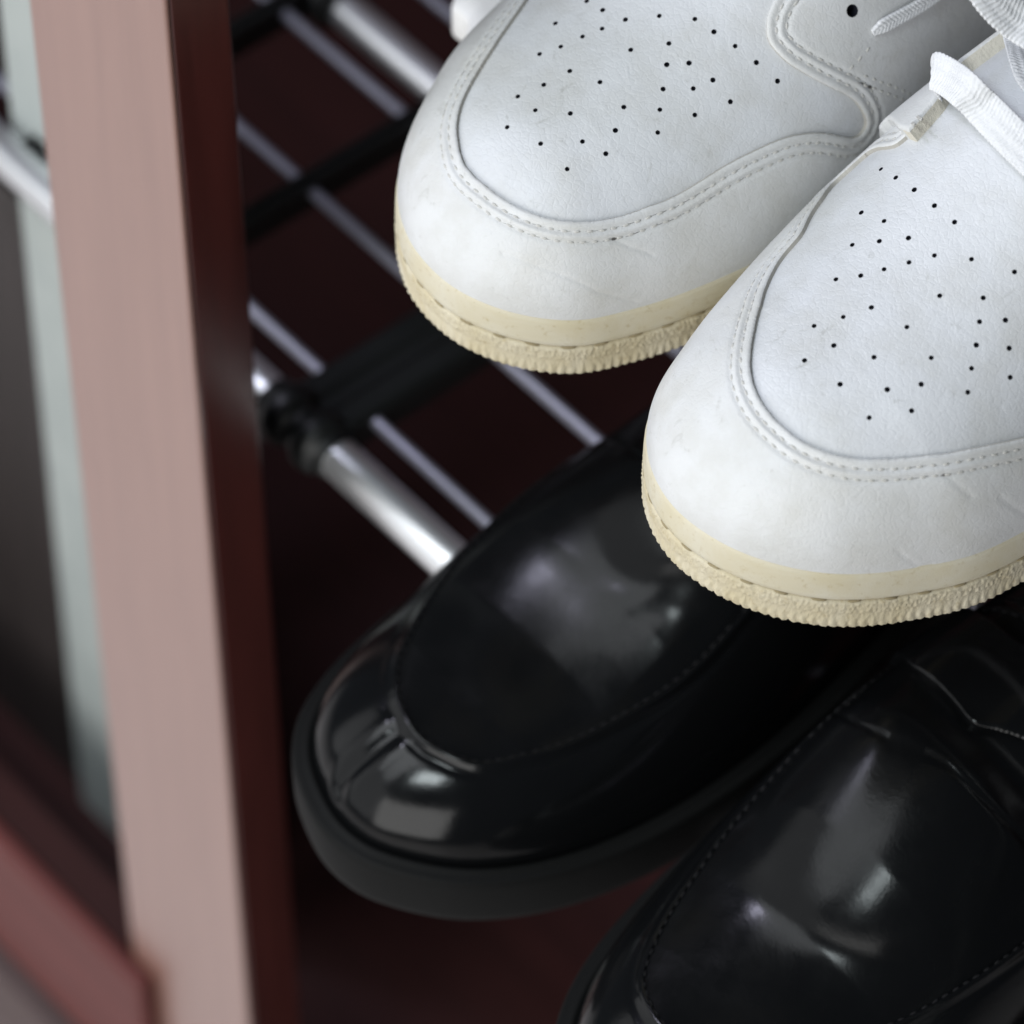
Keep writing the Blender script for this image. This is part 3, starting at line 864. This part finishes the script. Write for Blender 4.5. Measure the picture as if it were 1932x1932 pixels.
# ------------------------------------------------------------------ loafers on the lower tier
LO_MED = [(0, .0055), (.010, .0065), (.0185, .0105), (.0315, .021), (.041, .035), (.048, .053), (.053, .079), (.0545, .1085), (.052, .14), (.045, .18), (.039, .22), (.036, .25), (.030, .275), (.017, .29), (0, .294)]
LO_LAT = [(-.011, .008), (-.025, .0145), (-.0355, .0245), (-.0435, .040), (-.049, .061), (-.0525, .09), (-.0535, .115), (-.051, .15), (-.045, .19), (-.040, .22), (-.037, .25), (-.030, .276), (-.017, .29)]
LO_OUT = [LO_MED[-1]] + LO_LAT[::-1] + LO_MED[:-1]
def lo_spring(t): return .008 * np.clip(1 - np.asarray(t) / .09, 0, 1) ** 2
LO_CROWN = ([-.05, 0, .02, .04, .07, .10, .13, .16, .20, .29], [.046, .048, .051, .054, .060, .071, .084, .094, .097, .096])
APRON = [(.0309, .1196), (.0299, .1021), (.026, .0757), (.0225, .0592), (.0183, .0472), (.0146, .0421), (.0098, .0395), (.0037, .038), (-.0032, .0393), (-.0089, .0422), (-.0144, .0477), (-.0189, .0577), (-.0261, .0774), (-.0300, .0955), (-.0322, .120), (-.0325, .145), (-.031, .172), (0.0, .182), (.031, .172), (.0318, .145)]
STRAP = [(.040, .166), (.0294, .1567), (.0213, .1500), (.0148, .1486), (.0091, .1470), (.0046, .1455), (.0008, .1492), (-.0042, .1532), (-.016, .158), (-.030, .166), (-.040, .172), (-.040, .198), (-.022, .186), (-.006, .178), (.008, .1729), (.0137, .1730), (.0196, .1748), (.030, .181), (.040, .190)]
SEAM = [(.036, .136), (.027, .129), (.0193, .1258), (.0108, .1261), (.0014, .1301), (-.0078, .1314), (-.0175, .1353), (-.028, .140), (-.037, .146)]
def build_loafer(label, origin, yaw, mirror, wrinkles, pinch=None, puff=(0.0, .120, .0078), dip=0.0):
    def bulge(x, t, rho):
        e = np.sqrt(((x - puff[0]) / .0400) ** 2 + ((t - puff[1]) / .044) ** 2)
        sq = 1.0 - e ** 2; up = np.sqrt(0.5 * (sq + np.sqrt(sq * sq + 0.008)))
        fade = np.clip((.150 - t) / .02, 0, 1); fade = fade * fade * (3 - 2 * fade)
        z = puff[2] * up * fade - dip * np.exp(-((t - .094) / .024) ** 2) * np.clip(1 - (x / .034) ** 2, 0, 1)
        for cx, ct, lx, lt, an, dep in wrinkles:
            a = (x - cx) * math.cos(an) + (t - ct) * math.sin(an); b_ = -(x - cx) * math.sin(an) + (t - ct) * math.cos(an)
            z = z + dep * np.exp(-(a / lx) ** 2 - (b_ / lt) ** 2)
        return z
    sh = Shoe(LO_OUT, .050, .25, LO_CROWN, .0195, lo_spring, (2.4, 2.0), origin, yaw, mirror, 900, 110, bulge, lambda t: 0.012 * np.clip((t - .085) / .06, 0, 1) ** 2 * (3 - 2 * np.clip((t - .085) / .06, 0, 1)))
    root = empty('loafer', tuple(origin)); tag(root, label, 'loafer', 'pair of black loafers')
    og = np.array(origin, float)
    D = sh.D.reshape(-1, 2); Vf, Nf = sh.V.reshape(-1, 3), sh.N.reshape(-1, 3)
    f, edge = sh.field(spline(APRON, 400, closed=True)[0])
    sd, seam = sh.field(spline(SEAM, 200)[0], closed=False)
    seam_off = -0.0006 * np.exp(-(sd / 0.0008) ** 2)
    Q = np.tile(sh.q, sh.nu)[:, None]
    A = np.hstack([Vf, Nf, f[:, None], seam_off[:, None], D[:, 1:2], Q])
    A1, T1, _ = clip(A, sh.T, f)
    off = -0.0004 + A1[:, 7] - 0.0024 * np.sin(np.clip(A1[:, 6] / 0.018, 0, 1) * math.pi / 2) * np.clip((0.100 - A1[:, 8]) / 0.025, 0, 1)
    collar = lambda P: None
    coll = (D[:, 0] / .026) ** 2 + ((D[:, 1] - .228) / .050) ** 2 < 1
    ap = mesh_obj('apron', A1[:, :3] + A1[:, 3:6] * off[:, None] - og, T1, M_BLK2, root)
    vn = np.zeros(len(ap.data.vertices) * 3, np.float32); ap.data.vertices.foreach_get('normal', vn); vn = vn.reshape(-1, 3)
    vc = np.zeros(len(vn) * 3, np.float32); ap.data.vertices.foreach_get('co', vc); vc = vc.reshape(-1, 3)
    kd = kdtree.KDTree(len(vc))
    for i, p in enumerate(vc): kd.insert(p, i)
    kd.balance()
    vn2 = vn.copy()
    for i in np.where(A1[:, 9] < 0.14)[0]:
        rad = 0.0026 if A1[i, 9] < 0.07 else 0.0014
        ii = [r[1] for r in kd.find_range(vc[i], rad)]; w = vn[ii].mean(0); vn2[i] = w / np.linalg.norm(w)
    ap.data.normals_split_custom_set_from_vertices(vn2.tolist())
    if pinch:
        pd, _ = sh.field(resample(spline(sh.dom(pinch), 40)[0], .0008), closed=False)
        seam_off = seam_off - 0.0009 * np.exp(-(pd / 0.0026) ** 2) + 0.0003 * np.exp(-((pd - .005) / 0.0026) ** 2)
    A = np.hstack([Vf, Nf, -f[:, None], seam_off[:, None]])
    A1, T1, segs = clip(A, sh.T, -f)
    s_ = A1[:, 6]
    off = A1[:, 7] + 0.0007 * np.exp(-((s_ - .0010) / .0012) ** 2) - 0.0003 * np.exp(-((s_ - .0044) / .0012) ** 2)
    Dk = np.array([sh.kd.find(p)[1] for p in A1[:, :3]])
    T1 = T1[~coll[Dk][T1].all(1)]
    top = A1[:, :3] + A1[:, 3:6] * off[:, None]
    mesh_obj('upper', top - og, T1, M_BLK, root)
    wv, wf = wall(segs, top - og, A1[:, :3] - A1[:, 3:6] * 0.002 - og)
    mesh_obj('apron_welt', wv, wf, M_BLK, root)
    patch(sh, root, 'strap', resample(np.vstack([spline(STRAP, 300, closed=True)[0], STRAP[:1]]), .0006)[:-1], .0028, M_BLK, 'strap_edge', M_BLK, .0015)
    E3 = resample(smooth_line(edge, 8), .001); P, Nn = sh.snap(E3)
    a, b_, c, d_ = stitches(P, Nn, 0.0036, 0.0024, 0.0008, 0.0004, -0.0001)
    tag(mesh_obj('seam_stitching', np.array(a) - og, b_, M_BTHREAD, ap), kind='stuff')
    welt = [(-.004, .0190), (.0002, .0193), (.0008, .0203), (.0018, .0206), (.0026, .0202), (.0030, .0197), (.0048, .0198), (.0056, .0195), (.0061, .0186), (.0063, .0165), (.0063, .011), (.0061, .004), (.0056, .0012), (.0046, .0002), (.003, .0), (-.020, .0)]
    V, Fq, O, Nn2, sarc = sole_mesh(sh, welt, None, 0.0016)
    mesh_obj('sole', V - og, Fq, M_BSOLE, root)
    return sh, root
LZ = 0.0085
LOL, lol_root = build_loafer('black leather loafer in the middle, its toe pointing at the wooden upright', (.108, -.108, LZ), 0.0, 1,
    [(.014, .108, .014, .0040, .5, -.0008), (.020, .117, .012, .0040, .7, .0009), (.022, .100, .008, .0040, 1.0, -.0006)], [(742, 1388), (700, 1420), (655, 1462), (640, 1490)], (.012, .150, .0042), .0045)
LOR, lor_root = build_loafer('black leather loafer at the lower right corner with a strap across the instep', (.2424, -.1211, LZ), math.radians(3.5), -1,
    [])

# ------------------------------------------------------------------ white plastic end bracket of the upper tier
pp = [(855, 0), (852, 10), (860, 19), (873, 27), (884, 42), (882, 55), (885, 70), (894, 80), (930, 80), (985, 40), (1020, -20), (1010, -100), (930, -150), (875, -95), (860, -35)]
def at_z(px, py, z):
    r = ray(px, py); return CAM + r * (z - CAM[2]) / r[2]
ring = spline(np.array([at_z(x, y, 0.1672) for x, y in pp]), 72, closed=True)[0] - np.array(rack.location)
cen = ring.mean(0); n_ = len(ring); V, Fs = [], []
for sc, dz in ((0.97, -0.0125), (1.0, -0.0115), (1.0, -0.0018), (0.988, -0.0006), (0.96, 0.0), (0.5, 0.0004)):
    V += [cen + (p - cen) * np.array([sc, sc, 1]) + np.array([0, 0, dz]) for p in ring]
for k in range(5):
    for i in range(n_): Fs.append((k * n_ + i, k * n_ + (i + 1) % n_, (k + 1) * n_ + (i + 1) % n_, (k + 1) * n_ + i))
Fs.append(tuple(5 * n_ + i for i in range(n_))); Fs.append(tuple(range(n_))[::-1])
brk = mesh_obj('end_bracket', np.array(V), Fs, M_PAPER, rack)
brk['label'] = 'white plastic end bracket'
